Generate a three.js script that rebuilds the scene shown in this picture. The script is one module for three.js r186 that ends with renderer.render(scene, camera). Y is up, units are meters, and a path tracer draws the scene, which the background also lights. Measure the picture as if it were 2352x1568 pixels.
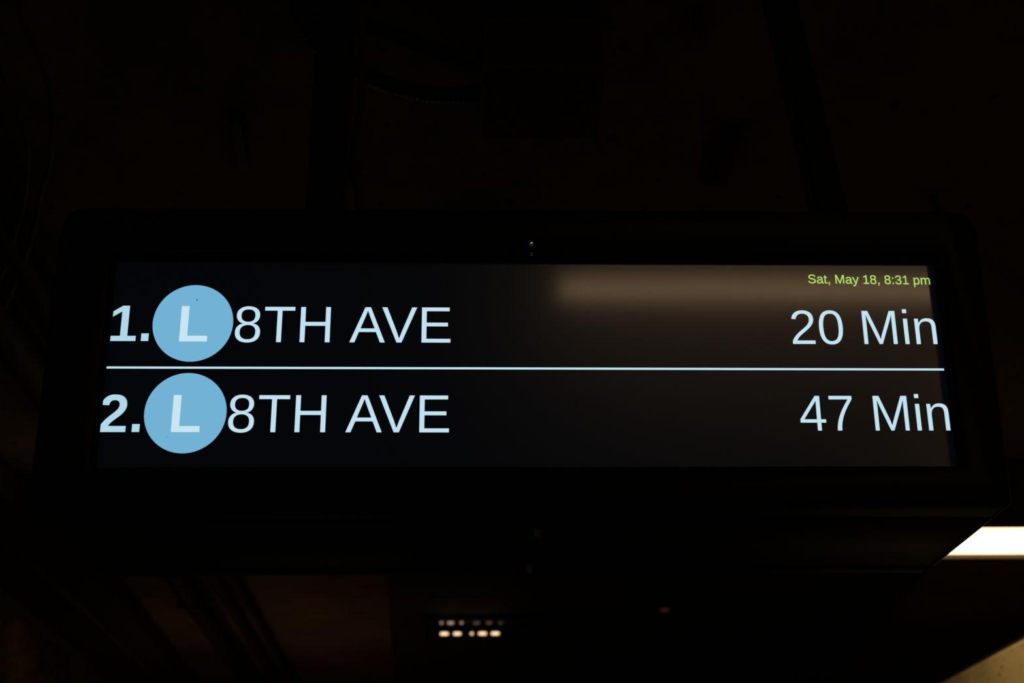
import * as THREE from 'three';
import { RoundedBoxGeometry } from 'three/addons/geometries/RoundedBoxGeometry.js';
import { mergeGeometries, mergeVertices, toCreasedNormals } from 'three/addons/utils/BufferGeometryUtils.js';
import { RectAreaLightUniformsLib } from 'three/addons/lights/RectAreaLightUniformsLib.js';

// ---------------------------------------------------------------- camera, light, exposure
const scene = new THREE.Scene();
scene.background = new THREE.Color(0x000000);
const camera = new THREE.PerspectiveCamera(2 * Math.atan(784 / 2400) * 180 / Math.PI, 2352 / 1568, 0.05, 60);
const EYE = 1.6;                                   // the photographer's eye above the platform
camera.position.set(0, EYE, 0);
camera.quaternion.setFromRotationMatrix(new THREE.Matrix4().set(
  0.99969, -0.00124, -0.02466, 0,
  -0.01094, 0.87302, -0.48756, 0,
  0.02213, 0.48768, 0.87274, 0,
  0, 0, 0, 1));
camera.focus = 1.2;
camera.userData.fStop = 5;
scene.add(camera);
RectAreaLightUniformsLib.init();
const renderer = new THREE.WebGLRenderer({ antialias: true });
renderer.toneMapping = THREE.LinearToneMapping;
renderer.toneMappingExposure = 1.0;
renderer.shadowMap.enabled = true;
const WARM = [1, 0.64, 0.33];                      // the colour of the platform's old fluorescent tubes
const GLOW = 3.2, LIGHT = 0.4;                     // what the eye sees of a lens, and what it sends down

// ---------------------------------------------------------------- helpers
let seed = 7;
const rnd = () => { seed = (seed * 1664525 + 1013904223) >>> 0; return seed / 4294967296; };
const taken = {};
const numbered = (n) => { const k = taken[n] = (taken[n] || 0) + 1; return k === 1 ? n : n + '_' + String(k - 1).padStart(3, '0'); };
function thing(name, label, category, pos = [0, 0, 0], group) {
  const o = new THREE.Group(); o.name = numbered(name); o.position.set(...pos); scene.add(o);
  o.userData = { label, category }; if (group) o.userData.group = group;
  return o;
}
function part(name, geo, mat, parent, label) {
  const m = new THREE.Mesh(geo, mat); m.name = name; parent.add(m);
  if (label) m.userData.label = label;
  return m;
}
function struct(name, geo, mat) { const m = part(name, geo, mat, scene); m.userData.kind = 'structure'; return m; }
const at = (g, x, y, z) => g.translate(x, y, z);
const box = (w, h, d, x = 0, y = 0, z = 0, r = 0.002) => at(new RoundedBoxGeometry(w, h, d, 2, Math.min(r, w / 2.1, h / 2.1, d / 2.1)), x, y, z);
const cyl = (r, h, x, y, z, n = 20, r2 = r) => at(new THREE.CylinderGeometry(r, r2, h, n), x, y, z);
const V = (a) => new THREE.Vector3(...a);
function hose(points, r, seg = 90, ribs = 0) {
  const g = new THREE.TubeGeometry(new THREE.CatmullRomCurve3(points.map(V)), seg, r, 12, false);
  if (ribs) {                                       // the wound ribs of a flexible conduit
    const p = g.attributes.position, c = new THREE.CatmullRomCurve3(points.map(V));
    for (let i = 0; i <= seg; i++) {
      const q = c.getPointAt(i / seg), k = 1 + 0.09 * Math.sin(i * Math.PI / 2 * ribs);
      for (let j = 0; j <= 12; j++) {
        const n = i * 13 + j;
        p.setXYZ(n, q.x + (p.getX(n) - q.x) * k, q.y + (p.getY(n) - q.y) * k, q.z + (p.getZ(n) - q.z) * k);
      }
    }
    g.computeVertexNormals();
  }
  return g;
}
function noiseTexture(size, base, amp, spots, rep) {  // even grain of many scales, with a few small dirt spots
  const d = new Uint8Array(size * size * 4), layers = [4, 8, 16, 32, 64, 128];
  const grids = layers.map((n) => Float32Array.from({ length: n * n }, () => rnd() - 0.5));
  const sm = (t) => t * t * (3 - 2 * t);
  const spot = Array.from({ length: spots }, () => [rnd() * size, rnd() * size, 0.8 + rnd() * rnd() * 4, 0.35 + rnd() * 0.4]);
  for (let y = 0; y < size; y++) for (let x = 0; x < size; x++) {
    let v = 0;
    layers.forEach((n, k) => {
      const fx = x / size * n, fy = y / size * n, x0 = Math.floor(fx), y0 = Math.floor(fy), a = sm(fx - x0), b = sm(fy - y0), g = grids[k];
      const G = (i, j) => g[(j % n) * n + (i % n)];
      v += ((G(x0, y0) * (1 - a) + G(x0 + 1, y0) * a) * (1 - b) + (G(x0, y0 + 1) * (1 - a) + G(x0 + 1, y0 + 1) * a) * b) / Math.pow(k + 1, 0.6);
    });
    const i = (y * size + x) * 4;
    for (let c = 0; c < 3; c++) d[i + c] = Math.max(0, Math.min(255, base[c] * (1 + amp * v)));
    d[i + 3] = 255;
  }
  for (const [sx, sy, r, k] of spot) for (let y = -6; y <= 6; y++) for (let x = -6; x <= 6; x++) if (x * x + y * y < r * r) {
    const i = (((sy + y + size) | 0) % size * size + ((sx + x + size) | 0) % size) * 4;
    for (let c = 0; c < 3; c++) d[i + c] *= 1 - k;
  }
  const t = new THREE.DataTexture(d, size, size); t.colorSpace = THREE.SRGBColorSpace;
  t.wrapS = t.wrapT = THREE.RepeatWrapping; t.magFilter = THREE.LinearFilter; t.minFilter = THREE.LinearMipmapLinearFilter; t.generateMipmaps = true;
  t.repeat.set(rep, rep); t.needsUpdate = true;
  return t;
}
function metreUV(g) {                               // uv in metres, by the way each face looks
  const p = g.attributes.position, n = g.attributes.normal, uv = new Float32Array(p.count * 2);
  for (let i = 0; i < p.count; i++) {
    const ax = Math.abs(n.getX(i)), ay = Math.abs(n.getY(i)), az = Math.abs(n.getZ(i));
    uv[2 * i] = ax > ay && ax > az ? p.getZ(i) : p.getX(i);
    uv[2 * i + 1] = ay > ax && ay > az ? p.getZ(i) : p.getY(i);
  }
  g.setAttribute('uv', new THREE.BufferAttribute(uv, 2));
  return g;
}
const slab = (x0, x1, y0, y1, z0, z1) => metreUV(at(new THREE.BoxGeometry(x1 - x0, y1 - y0, z1 - z0), (x0 + x1) / 2, (y0 + y1) / 2, (z0 + z1) / 2));
const std = (rgb, roughness, metalness = 0, extra = {}) => new THREE.MeshStandardMaterial({ color: new THREE.Color().setRGB(...rgb), roughness, metalness, ...extra });

const M = {
  ceiling: new THREE.MeshStandardMaterial({ map: noiseTexture(512, [106, 92, 72], 0.22, 60, 0.7), roughness: 0.9 }),
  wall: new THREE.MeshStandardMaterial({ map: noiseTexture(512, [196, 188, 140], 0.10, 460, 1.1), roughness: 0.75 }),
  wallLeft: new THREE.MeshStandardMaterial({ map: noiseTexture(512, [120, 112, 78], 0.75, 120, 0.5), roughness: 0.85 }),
  floor: new THREE.MeshStandardMaterial({ map: noiseTexture(512, [76, 72, 65], 0.3, 90, 0.6), roughness: 0.85 }),
  blackPaint: new THREE.MeshPhysicalMaterial({ color: new THREE.Color().setRGB(0.007, 0.007, 0.007), roughness: 0.42, specularIntensity: 0.4 }),
  seam: std([0.004, 0.004, 0.004], 0.9),
  liner: new THREE.MeshPhysicalMaterial({ color: new THREE.Color().setRGB(0.003, 0.003, 0.003), roughness: 1, specularIntensity: 0 }),
  pole: std([0.008, 0.008, 0.008], 0.6),
  soot: std([0.012, 0.011, 0.010], 0.85),
  duct: std([0.03, 0.026, 0.022], 0.8),
  pipe: std([0.012, 0.011, 0.009], 0.8),
  galv: std([0.10, 0.10, 0.095], 0.5, 0.6),
  darkSteel: std([0.045, 0.043, 0.04], 0.45, 0.7),
  boltSteel: std([0.20, 0.185, 0.15], 0.34, 0.6),
  glintBead: std([0.007, 0.007, 0.007], 0.16),
  rubber: std([0.010, 0.010, 0.010], 0.5),
  cable: std([0.07, 0.06, 0.045], 0.8),
  fixture: std([0.035, 0.03, 0.02], 0.6),
  fixtureDark: std([0.06, 0.055, 0.045], 0.6),
};

// ---------------------------------------------------------------- the platform hall
const CEIL = 3.12, WX0 = -2.6, WX1 = 3.3, WZ0 = -11, WZ1 = 9;
struct('floor', slab(WX0 - 0.2, WX1 + 0.2, -0.2, 0, WZ0 - 0.2, WZ1 + 0.2), M.floor);
struct('ceiling', slab(WX0 - 0.2, WX1 + 0.2, CEIL, CEIL + 0.2, WZ0 - 0.2, WZ1 + 0.2), M.ceiling);
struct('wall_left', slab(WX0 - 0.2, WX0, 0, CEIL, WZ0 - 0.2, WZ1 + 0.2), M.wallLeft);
struct('wall_right', slab(WX1, WX1 + 0.2, 0, CEIL, WZ0 - 0.2, WZ1 + 0.2), M.wall);
part('bounce_cap', box(0.256, 0.006, 7.6, 2.095, EYE + 0.898, WZ0 + 3.81, 0.002), M.duct,  // dark cap added to cut the light bouncing up to the ceiling
  struct('wall_partition', metreUV(box(0.25, EYE + 0.895, 7.6, 1.965 + 0.125, (EYE + 0.895) / 2, WZ0 + 3.8, 0.012)), M.wall));
struct('wall_far', slab(WX0, WX1, 0, CEIL, WZ0 - 0.2, WZ0), M.floor);
struct('wall_back', slab(WX0, WX1, 0, CEIL, WZ1, WZ1 + 0.2), M.floor);

// ---------------------------------------------------------------- fluorescent fixtures
function fluorescent(label, x0, x1, zNear, side, { top = 1.301, low = 1.256, color = WARM, glow = GLOW, light = LIGHT, depth = 0.2, nearRail = false } = {}) {
  const w = x1 - x0, cx = (x0 + x1) / 2, d = depth;    // side: -1 goes on behind zNear, +1 in front of it
  top += EYE - CEIL; low += EYE - CEIL;
  const t = thing('ceiling_light', label, 'light', [cx, CEIL, zNear + side * d / 2]);
  part('channel', box(w, -top, d, 0, top / 2, 0, 0.006), M.fixtureDark, t);
  const lens = std([0.7, 0.7, 0.66], 0.5, 0, { emissive: new THREE.Color().setRGB(...color), emissiveIntensity: glow });
  part('lens', box(w - 0.03, top - low, d - 0.012, 0, (top + low) / 2, 0, 0.006), lens, t);
  for (const s of [-1, 1]) part('end_cap', box(0.016, top - low + 0.02, d, s * (w / 2 - 0.008), (top + low) / 2, 0, 0.004), M.fixture, t);
  part('rail', box(w, top - low + 0.016, 0.012, 0, (top + low - 0.016) / 2, side * (d / 2 + 0.001)), M.fixture, t);
  if (nearRail) part('rail', box(w, top - low + 0.004, 0.010, 0, (top + low + 0.004) / 2, -side * (d / 2)), M.fixtureDark, t);
  const l = new THREE.RectAreaLight(new THREE.Color().setRGB(...color), light, w - 0.06, d - 0.04);
  l.position.set(0, low - 0.004, 0); l.rotation.x = -Math.PI / 2; t.add(l);
  return t;
}
fluorescent('bright white fluorescent ceiling light glowing behind the lower right corner of the departure sign', 0.55, 3.15, -3.63, -1, { low: 1.25, depth: 0.32, nearRail: true });
fluorescent('fluorescent ceiling light behind the camera, mirrored as a brown band in the screen', 0.47, 3.25, 4.6, 1, { top: 1.222, low: 1.122, glow: 2.9, light: 6.5 });
fluorescent('dim yellowish ceiling light hidden behind the left half of the departure sign', -1.47, -0.5, -3.8, -1, { color: [1, 0.74, 0.22], low: 1.255, glow: 4, light: 0.6, depth: 0.13 });

{
  const t = thing('added_uplight', 'unseen long batten added low beyond the sign to light the ceiling pipes at left', 'light', [-1.1, EYE + 0.35, -6.1]);  // unseen lamp, added to brighten the ceiling at the left
  part('batten', box(1.3, 0.06, 0.12, 0, -0.03, 0, 0.006), M.fixtureDark, t);
  const u = std([0.6, 0.6, 0.55], 0.5, 0, { emissive: new THREE.Color().setRGB(1, 0.52, 0.21), emissiveIntensity: 0.8 });
  part('lens', box(1.26, 0.02, 0.1, 0, 0.01, 0, 0.006), u, t);
  for (const x of [-0.55, 0.55]) part('post', box(0.05, EYE + 0.29, 0.05, x, -0.06 - (EYE + 0.29) / 2, 0, 0.004), M.fixtureDark, t);
  const l = new THREE.RectAreaLight(new THREE.Color().setRGB(1, 0.52, 0.21), 1.0, 1.24, 0.09); l.position.y = 0.024; l.rotation.x = Math.PI / 2; t.add(l);
}

// ---------------------------------------------------------------- the departure sign
const TILT = 13.5 * Math.PI / 180, CT = Math.cos(TILT), ST = Math.sin(TILT);
const O = [0.0289, EYE + 0.5722, -1.0543];           // the middle of the screen's plane
const sign = thing('departure_sign', 'wide black departure sign with a lit screen, hung on two black poles', 'sign', O);
const H = 0.02, MID = -1.207 - O[2];                 // the frame's lead before the screen; the sign's middle plane
const zFront = (v) => v * ST / CT * CT + H / CT, zRear = (v) => 2 * MID - zFront(v);
function outline(x0, x1, y0, y1, rt, rb, S = THREE.Shape) {
  const s = new S();
  s.moveTo(x0 + rb, y0); s.lineTo(x1 - rb, y0); s.quadraticCurveTo(x1, y0, x1, y0 + rb);
  s.lineTo(x1, y1 - rt); s.quadraticCurveTo(x1, y1, x1 - rt, y1);
  s.lineTo(x0 + rt, y1); s.quadraticCurveTo(x0, y1, x0, y1 - rt);
  s.lineTo(x0, y0 + rb); s.quadraticCurveTo(x0, y0, x0 + rb, y0);
  return s;
}
const FX0 = -0.5205, FX1 = 0.549, FY0 = -0.1785, FY1 = 0.1655;
function ring(x0, x1, y0, y1, hole, bevel, zAt) {     // extruded, then leaned: depth stays level, the faces tilt
  const s = outline(x0, x1, y0, y1, 0.03, 0.007);
  if (hole) s.holes.push(hole);
  const b = bevel || 0;
  let g = new THREE.ExtrudeGeometry(s, { depth: 1, steps: 1, curveSegments: 10, bevelEnabled: b > 0, bevelThickness: b, bevelSize: b, bevelOffset: -b, bevelSegments: 4 });
  const p = g.attributes.position;
  for (let i = 0; i < p.count; i++) {
    const u = p.getX(i), v = p.getY(i), w = p.getZ(i);
    p.setXYZ(i, u, v * CT, zAt(v, w));
  }
  g.deleteAttribute('uv'); g.deleteAttribute('normal');
  return toCreasedNormals(mergeVertices(g, 1e-5), 0.7);
}
const BV = 0.002, span = (v, w, a, b) => a(v) + (b(v) - a(v)) * w;
const within = (a, b) => (v, w) => {                  // bevels keep their size whatever the depth
  const A = a(v), B = b(v);
  return w < 0 ? A + w : w > 1 ? B - (1 - w) : A + (B - A) * w;
};
const frontDepth = 0.046, rearDepth = 0.024;
const zF2 = (v) => zFront(v) - frontDepth, zR2 = (v) => zRear(v) + rearDepth;
const hole = outline(-0.4605, 0.5035, -0.1388, 0.1125, 0.002, 0.002, THREE.Path);
part('front_frame', ring(FX0, FX1, FY0, FY1, hole, BV, within((v) => zF2(v) + BV, (v) => zFront(v) - BV)), M.blackPaint, sign, 'black front door frame around the screen');
part('seam', ring(FX0 + 0.006, FX1 - 0.006, FY0 + 0.006, FY1 - 0.006, null, 0, (v, w) => span(v, w, (q) => zRear(q) + 0.01, (q) => zFront(q) - 0.04)), M.seam, sign);
part('body', ring(FX0 + 0.001, FX1 - 0.001, FY0 + 0.001, FY1 - 0.001, null, BV, within((v) => zR2(v) + 0.006 + BV, (v) => zF2(v) - 0.009 - BV)), M.blackPaint, sign);
part('rear_frame', ring(FX0, FX1, FY0, FY1, null, BV, within((v) => zRear(v) + BV, (v) => zR2(v) - BV)), M.blackPaint, sign);

{
  const s = outline(-0.4605, 0.5035, -0.1388, 0.1125, 0.002, 0.002); s.holes.push(outline(-0.4590, 0.5020, -0.1373, 0.1110, 0.001, 0.001, THREE.Path));
  const g = new THREE.ExtrudeGeometry(s, { depth: 1, bevelEnabled: false }), p = g.attributes.position;
  for (let i = 0; i < p.count; i++) { const v = p.getY(i); p.setXYZ(i, p.getX(i), v * CT, p.getZ(i) ? zFront(v) - 0.002 : zF2(v)); }
  g.computeVertexNormals(); part('screen_liner', g, M.liner, sign, 'matt black strip lining the screen opening');
}

// the screen: what it shows is drawn with the letter outlines below, 2048 units to the em
const REG = {
  '0': [1139, 'M1059 705Q1059 352 934.5 166Q810 -20 567 -20Q324 -20 202 165Q80 350 80 705Q80 1068 198.5 1249Q317 1430 573 1430Q822 1430 940.5 1247Q1059 1064 1059 705ZM876 705Q876 1010 805.5 1147Q735 1284 573 1284Q407 1284 334.5 1149Q262 1014 262 705Q262 405 335.5 266Q409 127 569 127Q728 127 802 269Q876 411 876 705Z'],
  '1': [1139, 'M156 0V153H515V1237L197 1010V1180L530 1409H696V153H1039V0Z'],
  '2': [1139, 'M103 0V127Q154 244 227.5 333.5Q301 423 382 495.5Q463 568 542.5 630Q622 692 686 754Q750 816 789.5 884Q829 952 829 1038Q829 1154 761 1218Q693 1282 572 1282Q457 1282 382.5 1219.5Q308 1157 295 1044L111 1061Q131 1230 254.5 1330Q378 1430 572 1430Q785 1430 899.5 1329.5Q1014 1229 1014 1044Q1014 962 976.5 881Q939 800 865 719Q791 638 582 468Q467 374 399 298.5Q331 223 301 153H1036V0Z'],
  '3': [1139, 'M1049 389Q1049 194 925 87Q801 -20 571 -20Q357 -20 229.5 76.5Q102 173 78 362L264 379Q300 129 571 129Q707 129 784.5 196Q862 263 862 395Q862 510 773.5 574.5Q685 639 518 639H416V795H514Q662 795 743.5 859.5Q825 924 825 1038Q825 1151 758.5 1216.5Q692 1282 561 1282Q442 1282 368.5 1221Q295 1160 283 1049L102 1063Q122 1236 245.5 1333Q369 1430 563 1430Q775 1430 892.5 1331.5Q1010 1233 1010 1057Q1010 922 934.5 837.5Q859 753 715 723V719Q873 702 961 613Q1049 524 1049 389Z'],
  '4': [1139, 'M881 319V0H711V319H47V459L692 1409H881V461H1079V319ZM711 1206Q709 1200 683 1153Q657 1106 644 1087L283 555L229 481L213 461H711Z'],
  '7': [1139, 'M1036 1263Q820 933 731 746Q642 559 597.5 377Q553 195 553 0H365Q365 270 479.5 568.5Q594 867 862 1256H105V1409H1036Z'],
  '8': [1139, 'M1050 393Q1050 198 926 89Q802 -20 570 -20Q344 -20 216.5 87Q89 194 89 391Q89 529 168 623Q247 717 370 737V741Q255 768 188.5 858Q122 948 122 1069Q122 1230 242.5 1330Q363 1430 566 1430Q774 1430 894.5 1332Q1015 1234 1015 1067Q1015 946 948 856Q881 766 765 743V739Q900 717 975 624.5Q1050 532 1050 393ZM828 1057Q828 1296 566 1296Q439 1296 372.5 1236Q306 1176 306 1057Q306 936 374.5 872.5Q443 809 568 809Q695 809 761.5 867.5Q828 926 828 1057ZM863 410Q863 541 785 607.5Q707 674 566 674Q429 674 352 602.5Q275 531 275 406Q275 115 572 115Q719 115 791 185.5Q863 256 863 410Z'],
  ' ': [569, ''],
  ',': [569, 'M385 219V51Q385 -55 366 -126Q347 -197 307 -262H184Q278 -126 278 0H190V219Z'],
  ':': [569, 'M187 875V1082H382V875ZM187 0V207H382V0Z'],
  T: [1251, 'M720 1253V0H530V1253H46V1409H1204V1253Z'],
  H: [1479, 'M1121 0V653H359V0H168V1409H359V813H1121V1409H1312V0Z'],
  A: [1366, 'M1167 0L1006 412H364L202 0H4L579 1409H796L1362 0ZM685 1265L676 1237Q651 1154 602 1024L422 561H949L768 1026Q740 1095 712 1182Z'],
  V: [1366, 'M782 0H584L9 1409H210L600 417L684 168L768 417L1156 1409H1357Z'],
  E: [1366, 'M168 0V1409H1237V1253H359V801H1177V647H359V156H1278V0Z'],
  M: [1706, 'M1366 0V940Q1366 1096 1375 1240Q1326 1061 1287 960L923 0H789L420 960L364 1130L331 1240L334 1129L338 940V0H168V1409H419L794 432Q814 373 832.5 305.5Q851 238 857 208Q865 248 890.5 329.5Q916 411 925 432L1293 1409H1538V0Z'],
  S: [1366, 'M1272 389Q1272 194 1119.5 87Q967 -20 690 -20Q175 -20 93 338L278 375Q310 248 414 188.5Q518 129 697 129Q882 129 982.5 192.5Q1083 256 1083 379Q1083 448 1051.5 491Q1020 534 963 562Q906 590 827 609Q748 628 652 650Q485 687 398.5 724Q312 761 262 806.5Q212 852 185.5 913Q159 974 159 1053Q159 1234 297.5 1332Q436 1430 694 1430Q934 1430 1061 1356.5Q1188 1283 1239 1106L1051 1073Q1020 1185 933 1235.5Q846 1286 692 1286Q523 1286 434 1230Q345 1174 345 1063Q345 998 379.5 955.5Q414 913 479 883.5Q544 854 738 811Q803 796 867.5 780.5Q932 765 991 743.5Q1050 722 1101.5 693Q1153 664 1191 622Q1229 580 1250.5 523Q1272 466 1272 389Z'],
  a: [1139, 'M414 -20Q251 -20 169 66Q87 152 87 302Q87 470 197.5 560Q308 650 554 656L797 660V719Q797 851 741 908Q685 965 565 965Q444 965 389 924Q334 883 323 793L135 810Q181 1102 569 1102Q773 1102 876 1008.5Q979 915 979 738V272Q979 192 1000 151.5Q1021 111 1080 111Q1106 111 1139 118V6Q1071 -10 1000 -10Q900 -10 854.5 42.5Q809 95 803 207H797Q728 83 636.5 31.5Q545 -20 414 -20ZM455 115Q554 115 631 160Q708 205 752.5 283.5Q797 362 797 445V534L600 530Q473 528 407.5 504Q342 480 307 430Q272 380 272 299Q272 211 319.5 163Q367 115 455 115Z'],
  i: [455, 'M137 1312V1484H317V1312ZM137 0V1082H317V0Z'],
  m: [1706, 'M768 0V686Q768 843 725 903Q682 963 570 963Q455 963 388 875Q321 787 321 627V0H142V851Q142 1040 136 1082H306Q307 1077 308 1055Q309 1033 310.5 1004.5Q312 976 314 897H317Q375 1012 450 1057Q525 1102 633 1102Q756 1102 827.5 1053Q899 1004 927 897H930Q986 1006 1065.5 1054Q1145 1102 1258 1102Q1422 1102 1496.5 1013Q1571 924 1571 721V0H1393V686Q1393 843 1350 903Q1307 963 1195 963Q1077 963 1011.5 875.5Q946 788 946 627V0Z'],
  n: [1139, 'M825 0V686Q825 793 804 852Q783 911 737 937Q691 963 602 963Q472 963 397 874Q322 785 322 627V0H142V851Q142 1040 136 1082H306Q307 1077 308 1055Q309 1033 310.5 1004.5Q312 976 314 897H317Q379 1009 460.5 1055.5Q542 1102 663 1102Q841 1102 923.5 1013.5Q1006 925 1006 721V0Z'],
  p: [1139, 'M1053 546Q1053 -20 655 -20Q405 -20 319 168H314Q318 160 318 -2V-425H138V861Q138 1028 132 1082H306Q307 1078 309 1053.5Q311 1029 313.5 978Q316 927 316 908H320Q368 1008 447 1054.5Q526 1101 655 1101Q855 1101 954 967Q1053 833 1053 546ZM864 542Q864 768 803 865Q742 962 609 962Q502 962 441.5 917Q381 872 349.5 776.5Q318 681 318 528Q318 315 386 214Q454 113 607 113Q741 113 802.5 211.5Q864 310 864 542Z'],
  t: [569, 'M554 8Q465 -16 372 -16Q156 -16 156 229V951H31V1082H163L216 1324H336V1082H536V951H336V268Q336 190 361.5 158.5Q387 127 450 127Q486 127 554 141Z'],
  y: [1024, 'M191 -425Q117 -425 67 -414V-279Q105 -285 151 -285Q319 -285 417 -38L434 5L5 1082H197L425 484Q430 470 437 450.5Q444 431 482 320Q520 209 523 196L593 393L830 1082H1020L604 0Q537 -173 479 -257.5Q421 -342 350.5 -383.5Q280 -425 191 -425Z'],
};
const BOLD = {
  '1': [1139, 'M129 0V209H478V1170L140 959V1180L493 1409H759V209H1082V0Z'],
  '2': [1139, 'M71 0V195Q126 316 227.5 431Q329 546 483 671Q631 791 690.5 869Q750 947 750 1022Q750 1206 565 1206Q475 1206 427.5 1157.5Q380 1109 366 1012L83 1028Q107 1224 229.5 1327Q352 1430 563 1430Q791 1430 913 1326Q1035 1222 1035 1034Q1035 935 996 855Q957 775 896 707.5Q835 640 760.5 581Q686 522 616 466Q546 410 488.5 353Q431 296 403 231H1057V0Z'],
  '.': [569, 'M139 0V305H428V0Z'],
  L: [1251, 'M137 0V1409H432V228H1188V0Z'],
};
const UNIT = 0.046;                                   // the radius of a line's round badge
const SX0 = -0.4672, SX1 = 0.5018, SY0 = -0.1455, SY1 = 0.1118, TW = 2048, TH = 1024;
const canvas = document.createElement('canvas'); canvas.width = TW; canvas.height = TH;
const ctx = canvas.getContext('2d');
const px = (u) => (u * UNIT - SX0) / (SX1 - SX0) * TW, py = (v) => (SY1 - v * UNIT) / (SY1 - SY0) * TH;
const KX = UNIT / (SX1 - SX0) * TW, KY = UNIT / (SY1 - SY0) * TH;
function tracePath(d) {
  let x = 0, y = 0;
  for (const [, c, a] of d.matchAll(/([MLHVQZ])([^MLHVQZ]*)/g)) {
    const n = a.trim().split(/\s+/).map(Number);
    if (c === 'M') { [x, y] = n; ctx.moveTo(x, y); } else if (c === 'L') { [x, y] = n; ctx.lineTo(x, y); }
    else if (c === 'H') { x = n[0]; ctx.lineTo(x, y); } else if (c === 'V') { y = n[0]; ctx.lineTo(x, y); }
    else if (c === 'Q') { ctx.quadraticCurveTo(n[0], n[1], n[2], n[3]); x = n[2]; y = n[3]; } else ctx.closePath();
  }
}
function write(text, font, u, v, em, color, slope = 0, weight = 0) {
  let pen = 0, last = '';
  ctx.fillStyle = ctx.strokeStyle = color;
  for (const ch of text) {
    if (last + ch === 'AV') pen -= 152;
    ctx.save();
    ctx.translate(px(u), py(v)); ctx.scale(KX * em / 2048, -KY * em / 2048); ctx.transform(1, slope, 0, 1, pen, pen * slope);
    ctx.beginPath(); tracePath(font[ch][1]); ctx.fill('nonzero');
    if (weight) { ctx.lineWidth = weight; ctx.stroke(); }
    ctx.restore();
    pen += font[ch][0]; last = ch;
  }
}
ctx.fillStyle = '#030508'; ctx.fillRect(0, 0, TW, TH);
const WHITE = '#c4e5f4', PALE = '#b4dcee', BADGE = '#74b6d9', ONBADGE = '#cde9f5', GREEN = '#a6e062';
for (const [cu, cv] of [[-7.953, 0.8], [-7.961, -1.484]]) {
  ctx.save(); ctx.translate(px(cu), py(cv)); ctx.scale(KX, KY); ctx.beginPath(); ctx.arc(0, 0, 1, 0, 7); ctx.restore();
  ctx.fillStyle = BADGE; ctx.fill();
}
write('1.', BOLD, -10.044, 0.33, 1.34, PALE); write('2.', BOLD, -10.061, -1.96, 1.34, PALE);
write('L', BOLD, -8.352, 0.322, 1.34, ONBADGE); write('L', BOLD, -8.368, -1.962, 1.34, ONBADGE);
write('8TH AVE', REG, -6.958, 0.308, 1.342, WHITE, -0.002); write('8TH AVE', REG, -6.971, -1.965, 1.342, WHITE, -0.002);
write('20 Min', REG, 7.036, 0.274, 1.278, WHITE); write('47 Min', REG, 7.1, -1.94, 1.278, WHITE);
write('Sat, May 18, 8:31 pm', REG, 7.615, 1.893, 0.335, GREEN, -0.009, 60);
ctx.fillStyle = WHITE; ctx.beginPath();
ctx.moveTo(px(-10.06), py(-0.317)); ctx.lineTo(px(10.87), py(-0.356)); ctx.lineTo(px(10.87), py(-0.414)); ctx.lineTo(px(-10.06), py(-0.375)); ctx.fill();
ctx.fillStyle = '#335766';                            // two flecks of dirt on the badges
for (const [u, v, r, a] of [[-7.893, 1.412, 0.013, 0.5], [-7.912, 1.392, 0.008, 0.5], [-8.36, -2.07, 0.008, 0.9]]) {
  ctx.save(); ctx.translate(px(u), py(v)); ctx.rotate(-0.6); ctx.scale(KX * 1.7, KY); ctx.beginPath(); ctx.arc(0, 0, r, 0, 7); ctx.restore(); ctx.fill();
}
const shown = new THREE.CanvasTexture(canvas); shown.colorSpace = THREE.SRGBColorSpace; shown.anisotropy = 8;
// pits and scuffs of the worn anti-glare face
const wear = document.createElement('canvas'); wear.width = 2048; wear.height = 512;
const wc = wear.getContext('2d'); wc.fillStyle = '#808080'; wc.fillRect(0, 0, 2048, 512);
for (let i = 0; i < 900; i++) {
  wc.fillStyle = rnd() < 0.5 ? 'rgba(60,60,60,0.5)' : 'rgba(150,150,150,0.35)';
  wc.beginPath(); wc.ellipse(rnd() * 2048, rnd() * 512, 1 + rnd() * 3.2, 0.8 + rnd() * 2, -0.6, 0, 7); wc.fill();
}
const pits = new THREE.CanvasTexture(wear);
const screenMat = new THREE.MeshPhysicalMaterial({
  color: new THREE.Color().setRGB(0.006, 0.006, 0.007), roughness: 0.27, ior: 1.62, emissive: 0xffffff, emissiveMap: shown, emissiveIntensity: 1,
  clearcoat: 1, clearcoatRoughness: 0.09, bumpMap: pits, bumpScale: 0.00004,
});
{
  const g = box(SX1 - SX0, SY1 - SY0, 0.006, (SX0 + SX1) / 2, (SY0 + SY1) / 2, -0.003, 0.0005);
  const p = g.attributes.position, uv = g.attributes.uv;
  for (let i = 0; i < p.count; i++) uv.setXY(i, (p.getX(i) - SX0) / (SX1 - SX0), (p.getY(i) - SY0) / (SY1 - SY0));
  const s = part('screen', g, screenMat, sign, 'lit screen listing two departures and the time'); s.rotation.x = TILT;
}
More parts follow.
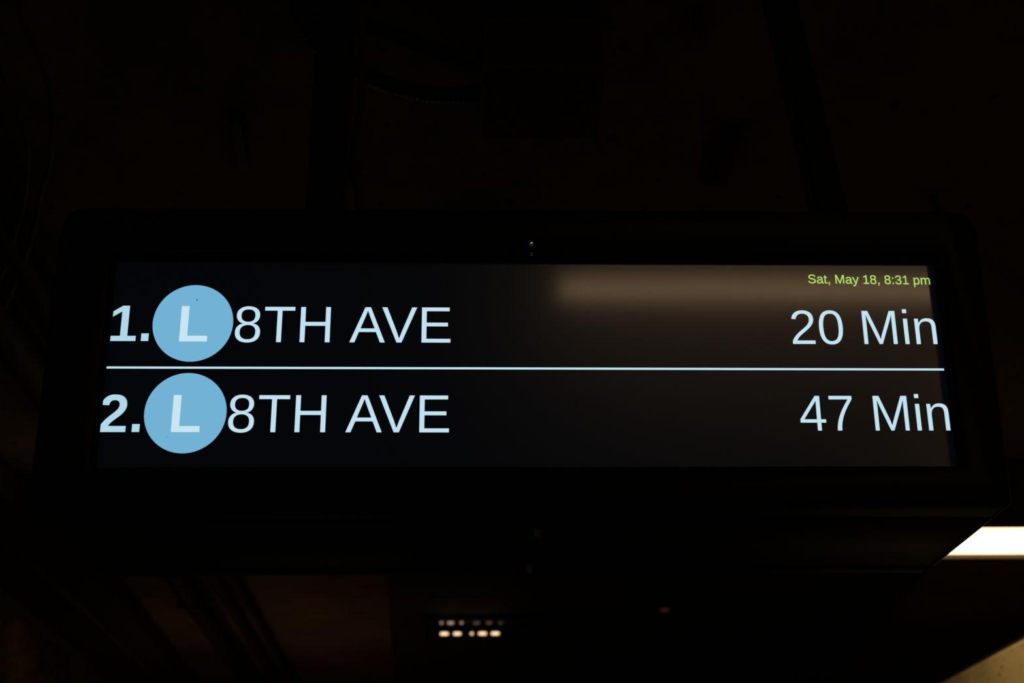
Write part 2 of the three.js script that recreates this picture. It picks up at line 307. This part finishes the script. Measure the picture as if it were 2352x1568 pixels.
// status light in the upper frame, and its reflection below
{
  const dome = new THREE.SphereGeometry(0.0028, 20, 10, 0, Math.PI * 2, 0, Math.PI / 2).rotateX(Math.PI / 2);
  const put = (m, u, v, h) => { m.rotation.x = TILT; m.position.set(u, v * CT - h * ST, v * ST + h * CT); };
  const led = part('status_light', dome, std([0.01, 0.03, 0.005], 0.15, 0, { emissive: new THREE.Color().setRGB(0.006, 0.014, 0.0003) }), sign, 'small green status light above the screen');
  put(led, 0.0237, 0.1262, H);
  const lit = std([0.02, 0.05, 0], 0.4, 0, { emissive: new THREE.Color().setRGB(0.55, 0.95, 0.0) });
  const die = part('glowing_chip', at(new THREE.SphereGeometry(1, 12, 8).scale(0.0015, 0.0006, 0.0006).rotateZ(0.45), -0.0002, 0.0017, 0.0022), lit, led);
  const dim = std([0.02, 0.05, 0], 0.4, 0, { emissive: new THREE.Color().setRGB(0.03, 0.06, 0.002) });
  for (const dv of [0.0016, -0.0006]) put(part('led_reflection', new THREE.SphereGeometry(1, 12, 8).scale(0.0015, 0.0004, 0.0004).rotateZ(0.2), dim, sign), 0.0236, 0.1142 + dv, H - 0.0001);  // reflection of the status light, put in as two glowing slits
}
// glossy beads added along the lower edges to catch rim glints, broken at the door seams
for (const [x, r] of [[FX0 + 0.0022, 0.0032], [FX1 - 0.0018, 0.0022]]) {
  const v = FY0, f = zFront(v), q = zRear(v), runs = [[f - 0.003, f - frontDepth + 0.001], [f - frontDepth - 0.008, q + rearDepth + 0.007], [q + rearDepth - 0.002, q + 0.003]];
  for (const [a, b] of runs) {
    const g = new THREE.CapsuleGeometry(r, a - b - 2 * r, 4, 14).rotateX(Math.PI / 2).translate(x, v * CT + 0.0018, (a + b) / 2);
    part('glint_bead', g, M.glintBead, sign, 'glossy black bead added to catch glints on the lower edge');
  }
}
// cap bolts in the underside
for (const [x, z] of [[0.055, -1.159], [0.0505, -1.297]]) {
  const y = FY0 * CT;
  const prof = [[0.0001, -0.004], [0.0042, -0.004], [0.0042, -0.0105], [0.0052, -0.0112], [0.0066, -0.0108], [0.0072, -0.0098], [0.0094, -0.0012], [0.0092, 0], [0.0001, 0]];
  const g = toCreasedNormals(new THREE.LatheGeometry(prof.map((q) => new THREE.Vector2(...q)), 10).toNonIndexed(), 0.3);
  part('bolt', at(g, x - O[0], y, z - O[2]), M.boltSteel, sign, 'steel cap bolt in the underside');
}

// ---------------------------------------------------------------- poles that carry the sign
function pole(label, xLow, xHigh, w) {
  const y0 = EYE + 0.5722 + FY1 * CT, h = CEIL - y0;
  const t = thing('hanging_pole', label, 'pole', [xLow, y0, -1.2], 'hanging poles of the sign');
  const tube = box(w, h, w, 0, 0, 0, 0.006); const p = tube.attributes.position;
  for (let i = 0; i < p.count; i++) { const k = p.getY(i) / h + 0.5; p.setXYZ(i, p.getX(i) + k * (xHigh - xLow), p.getY(i) + h / 2, p.getZ(i)); }
  part('tube', tube, M.pole, t);
  part('foot_plate', box(w + 0.05, 0.008, w + 0.05, 0, 0.004, 0), M.pole, t);
  part('ceiling_plate', box(w + 0.08, 0.01, w + 0.08, xHigh - xLow, h - 0.005, 0), M.pole, t);
  return t;
}
pole('black steel pole on the left, beside the hoses, carrying the sign', -0.2188, -0.2455, 0.053);
pole('black steel pole on the right, alone before bare ceiling, carrying the sign', 0.4915, 0.4675, 0.043);
{
  const t = thing('pole_cable', 'thin cable tied along the right side of the left pole', 'cable');
  part('wire', hose([[-0.166, 2.36, -1.15], [-0.174, 2.47, -1.16], [-0.186, 2.525, -1.16], [-0.182, 2.64, -1.16], [-0.186, 2.74, -1.16], [-0.192, 2.9, -1.15]], 0.006, 60), M.cable, t);
  part('cable_tie', box(0.022, 0.012, 0.02, -0.184, 2.522, -1.16), M.rubber, t);
}

// ---------------------------------------------------------------- junction box and its hoses
{
  const t = thing('junction_box', 'large dark electrical junction box hung from the ceiling above the sign', 'box', [0.102, 2.93, -1.478]);
  part('case', box(0.222, 0.13, 0.185, 0, 0.065, 0, 0.006), std([0.05, 0.05, 0.045], 0.6), t);
  part('cover', box(0.226, 0.012, 0.19, 0, 0.004, 0, 0.003), std([0.075, 0.078, 0.068], 0.6), t, 'plain lid on the underside');  // lighter than the case: light from below put into its colour
  for (const [x, z] of [[0.035, 0.07], [0.0, -0.075]]) part('screw', cyl(0.009, 0.004, x, -0.003, z, 16), M.darkSteel, t);
  for (const x of [-0.09, 0.09]) part('hanger', box(0.025, 0.06, 0.12, x, 0.16, 0), M.darkSteel, t);
  const hoseMat = M.rubber;
  const h1 = thing('flexible_conduit', 'upper black flexible hose running from the junction box to behind the left pole', 'hose');
  part('hose', hose([[-0.04, 3.02, -1.457], [-0.085, 3.02, -1.438], [-0.12, 3.02, -1.42], [-0.157, 3.02, -1.398], [-0.195, 3.02, -1.381], [-0.24, 3.025, -1.38], [-0.30, 3.05, -1.40], [-0.36, 3.11, -1.42]], 0.0125, 160, 1), hoseMat, h1);
  const h2 = thing('flexible_conduit', 'lower black flexible hose sagging from the junction box and looping up left of the pole', 'hose');
  part('hose', hose([[-0.04, 3.0, -1.53], [-0.1, 2.995, -1.525], [-0.183, 3.0, -1.506], [-0.239, 3.01, -1.485], [-0.292, 3.02, -1.455], [-0.325, 3.03, -1.40], [-0.337, 3.05, -1.35], [-0.326, 3.10, -1.27]], 0.0155, 200, 1), hoseMat, h2);
  for (const [h, y, z] of [[h1, 3.02, -1.461], [h2, 3.0, -1.531]]) {
    const f = part('fitting', cyl(0.019, 0.022, 0, 0, 0, 6).rotateZ(Math.PI / 2).translate(-0.03, y, z), M.galv, h, 'steel hose fitting');
    part('locknut', cyl(0.023, 0.007, 0, 0, 0, 8).rotateZ(Math.PI / 2).translate(-0.014, y, z), M.galv, f);
  }
}

// ---------------------------------------------------------------- ceiling brackets and cables
function bracket(label, x, z, len, turn, w, foot) {
  const t = thing('ceiling_bracket', label, 'bracket', [x, CEIL, z], 'small steel brackets on the ceiling'); t.rotation.y = turn;
  part('strap', mergeGeometries([box(w, 0.004, len, 0, -0.014, 0), box(0.004, 0.016, len, w / 2 - 0.002, -0.008, 0), box(0.004, 0.016, len, 0.002 - w / 2, -0.008, 0)]), M.rubber, t);
  part('bolt', cyl(0.011, 0.012, 0, -0.02, len / 2 - 0.02, 6), M.darkSteel, t);
  if (foot) part('side_flange', box(0.03, 0.005, len * 0.95, -w / 2 - 0.018, -0.003, -0.01), M.darkSteel, t);
  return t;
}
bracket('dark ceiling bracket left of the left pole', -0.542, -1.803, 0.18, 0.08, 0.026, false);
bracket('dark ceiling bracket with a side flange between the junction box and right pole', 0.545, -1.852, 0.19, -0.02, 0.026, true);
bracket('tiny dark ceiling bracket near the top edge, between the junction box and right pole', 0.413, -1.456, 0.06, -0.35, 0.018, false);
{
  const Y = EYE + 1.46, cable = (label, pts, r, m) => { const t = thing('ceiling_cable', label, 'cable', [0, 0, 0], 'cables bending along the ceiling'); part('sheath', hose(pts, r, 120), m, t); return t; };
  cable('right one of two brown cables bending along the ceiling at far left', [[-0.80, CEIL - 0.02, -1.0], [-0.816, Y, -1.299], [-0.851, Y, -1.405], [-0.857, Y, -1.508], [-0.874, Y, -1.612], [-0.904, Y, -1.703], [-0.954, Y, -1.826], [-1.013, Y, -1.934], [-1.087, Y, -2.087], [-1.202, Y, -2.287], [-1.45, CEIL - 0.02, -2.7]], 0.005, M.cable);
  cable('left one of two brown cables bending along the ceiling at far left', [[-0.94, CEIL - 0.02, -1.1], [-0.938, Y, -1.401], [-0.938, Y, -1.517], [-0.953, Y, -1.599], [-0.965, Y, -1.704], [-0.981, Y, -1.775], [-1.023, Y, -1.879], [-1.075, Y, -1.991], [-1.109, Y, -2.05], [-1.246, Y, -2.287], [-1.5, CEIL - 0.02, -2.6]], 0.005, M.cable);
  cable('brown cable bending down behind the upper right corner of the sign', [[1.06, CEIL - 0.02, -1.98], [1.207, Y, -2.134], [1.316, Y, -2.233], [1.432, Y, -2.334], [1.58, Y, -2.475], [1.8, CEIL - 0.02, -2.7]], 0.009, M.cable);
}

// ---------------------------------------------------------------- pipes and ducts along the ceiling
function pipe(label, x0, x1, r) {                      // x at five metres out and at seven and a half
  const k = (x1 - x0) / -2.46, X = (z) => x0 + (z + 5.03) * k, y = EYE + 1.48 - r * 0.2;
  const t = thing('ceiling_pipe', label, 'pipe', [0, 0, 0], 'pipes running along the ceiling beside the duct');
  const rr = Math.min(r, CEIL - y - 0.001), zs = [-1.6, -10.9];
  part('tube', new THREE.TubeGeometry(new THREE.LineCurve3(V([X(zs[0]), y, zs[0]]), V([X(zs[1]), y, zs[1]])), 1, r, 16), M.pipe, t);
  for (const z of r > 0.04 ? [-3.4, -5.3, -7.7, -9.8] : [-3.7, -8.3]) part('clamp', box(2 * r + 0.016, CEIL - y + r + 0.003, 0.022, X(z), (CEIL + y - r - 0.003) / 2, z), M.darkSteel, t);
  return t;
}
pipe('thickest dark pipe of four along the ceiling, nearest the left duct', -1.487, -1.62, 0.05);
pipe('thinnest dark pipe of four along the ceiling, right beside the thickest', -1.406, -1.548, 0.011);
pipe('second dark pipe from the right of four along the ceiling', -1.31, -1.43, 0.03);
pipe('rightmost dark pipe of four along the ceiling', -1.217, -1.318, 0.02);
function prism(corners, y0, y1) {                       // corners [x, z], seen from above
  const s = new THREE.Shape(corners.map(([x, z]) => new THREE.Vector2(x, -z)));
  const g = new THREE.ExtrudeGeometry(s, { depth: y1 - y0, bevelEnabled: true, bevelThickness: 0.004, bevelSize: 0.004, bevelOffset: -0.004, bevelSegments: 1 }).rotateX(-Math.PI / 2).translate(0, y0, 0);
  return g;
}
{
  const t = thing('ceiling_duct', 'dark square duct along the left wall under the ceiling, a strap beneath it', 'duct');
  part('casing', prism([[-1.76, -2.9], [-1.79, -5.1], [-1.95, -7.0], [-2.25, -10.9], [-2.57, -10.9], [-2.39, -7.05], [-2.268, -4.87], [-2.2, -2.9]], EYE + 1.4, CEIL - 0.006), M.duct, t);
  part('seam_strip', prism([[-1.94, -2.9], [-1.975, -4.8], [-2.07, -6.65], [-2.09, -6.65], [-2.0, -4.8], [-1.965, -2.9]], EYE + 1.392, EYE + 1.402), M.cable, t);
  const strap = new THREE.Shape(); strap.moveTo(-2.24, -0.02); strap.lineTo(-1.66, -0.02); strap.lineTo(-1.66, 0.02); strap.lineTo(-2.24, 0.02);
  for (let i = 0; i < 7; i++) { const h = new THREE.Path(); h.ellipse(-2.17 + i * 0.075, 0, 0.022, 0.009, 0, Math.PI * 2); strap.holes.push(h); }
  part('perforated_strap', new THREE.ExtrudeGeometry(strap, { depth: 0.004, bevelEnabled: false }).rotateX(Math.PI / 2).translate(0, EYE + 1.397, -4.06), M.galv, t);
}
{
  const t = thing('ceiling_soffit', 'wide flat black boxed duct under the ceiling beyond the sign', 'duct');
  part('casing', prism([[-0.44, -4.45], [-0.604, -7.11], [-0.84, -10.9], [2.7, -10.9], [2.297, -7.2], [2.0, -4.45]], EYE + 1.4, CEIL - 0.006), M.soot, t);
}
// ---------------------------------------------------------------- lamps far down the platform
{
  const t = thing('slotted_lamp', 'distant warm lamp showing two rows of short glowing dashes', 'lamp', [-0.03, EYE + 1.4, -5.47]);
  part('housing', box(0.58, 0.03, 0.18, 0.02, -0.015, 0, 0.004), M.soot, t);
  part('back_plate', box(0.58, 0.13, 0.02, 0.02, -0.075, -0.08, 0.004), M.soot, t);
  const P = (x) => (x - 1090) * 0.002245 - 0.0295;      // dash ends along the lamp
  const dash = (x0, x1, y, k) => part('lamp_tube', at(new THREE.CapsuleGeometry(0.007, Math.max(0.001, (x1 - x0 - 9) * 0.002245 - 0.014), 4, 10).rotateZ(Math.PI / 2), P((x0 + x1) / 2) + 0.03, y, 0.07),
    std([0.5, 0.5, 0.45], 0.5, 0, { emissive: new THREE.Color().setRGB(1, 0.66, 0.40), emissiveIntensity: k }), t);
  for (const [a, b, k] of [[995, 1022, 1.7], [1025, 1051, 1.6], [1063, 1079, 1.2], [1082, 1109, 1.6], [1111, 1138, 1.7]]) dash(a, b, -0.095, k);
  for (const [a, b, k] of [[995, 1008, 0.35], [1011, 1034, 0.4], [1040, 1055, 0.35], [1070, 1093, 0.05], [1100, 1121, 0.055], [1128, 1146, 0.03]]) dash(a, b, -0.04, k);
  for (let i = 0; i < 3; i++) part('bracket', box(0.01, 0.13, 0.14, -0.26 + i * 0.28, -0.07, -0.01), M.soot, t);
  const l = new THREE.RectAreaLight(new THREE.Color().setRGB(1, 0.66, 0.4), 0.2, 0.32, 0.02); l.position.set(-0.08, -0.1, 0.09); l.lookAt(-0.11, EYE + 1.0, 0); t.add(l);
}
{
  const t = thing('indicator_lamp', 'tiny distant amber indicator lamp under the black boxed duct', 'lamp', [0.86, EYE + 1.4, -5.0]);
  part('stem', cyl(0.008, 0.07, 0, -0.035, 0), M.soot, t);
  part('holder', cyl(0.02, 0.02, 0, -0.068, 0), M.soot, t);
  part('amber_lens', at(new THREE.SphereGeometry(1, 16, 10).scale(0.022, 0.007, 0.02), 0, -0.084, 0), std([0.1, 0.04, 0.0], 0.3, 0, { emissive: new THREE.Color().setRGB(0.026, 0.008, 0.0003) }), t);
}

scene.traverse((o) => { if (o.isMesh) { o.castShadow = true; o.receiveShadow = true; } });
renderer.render(scene, camera);
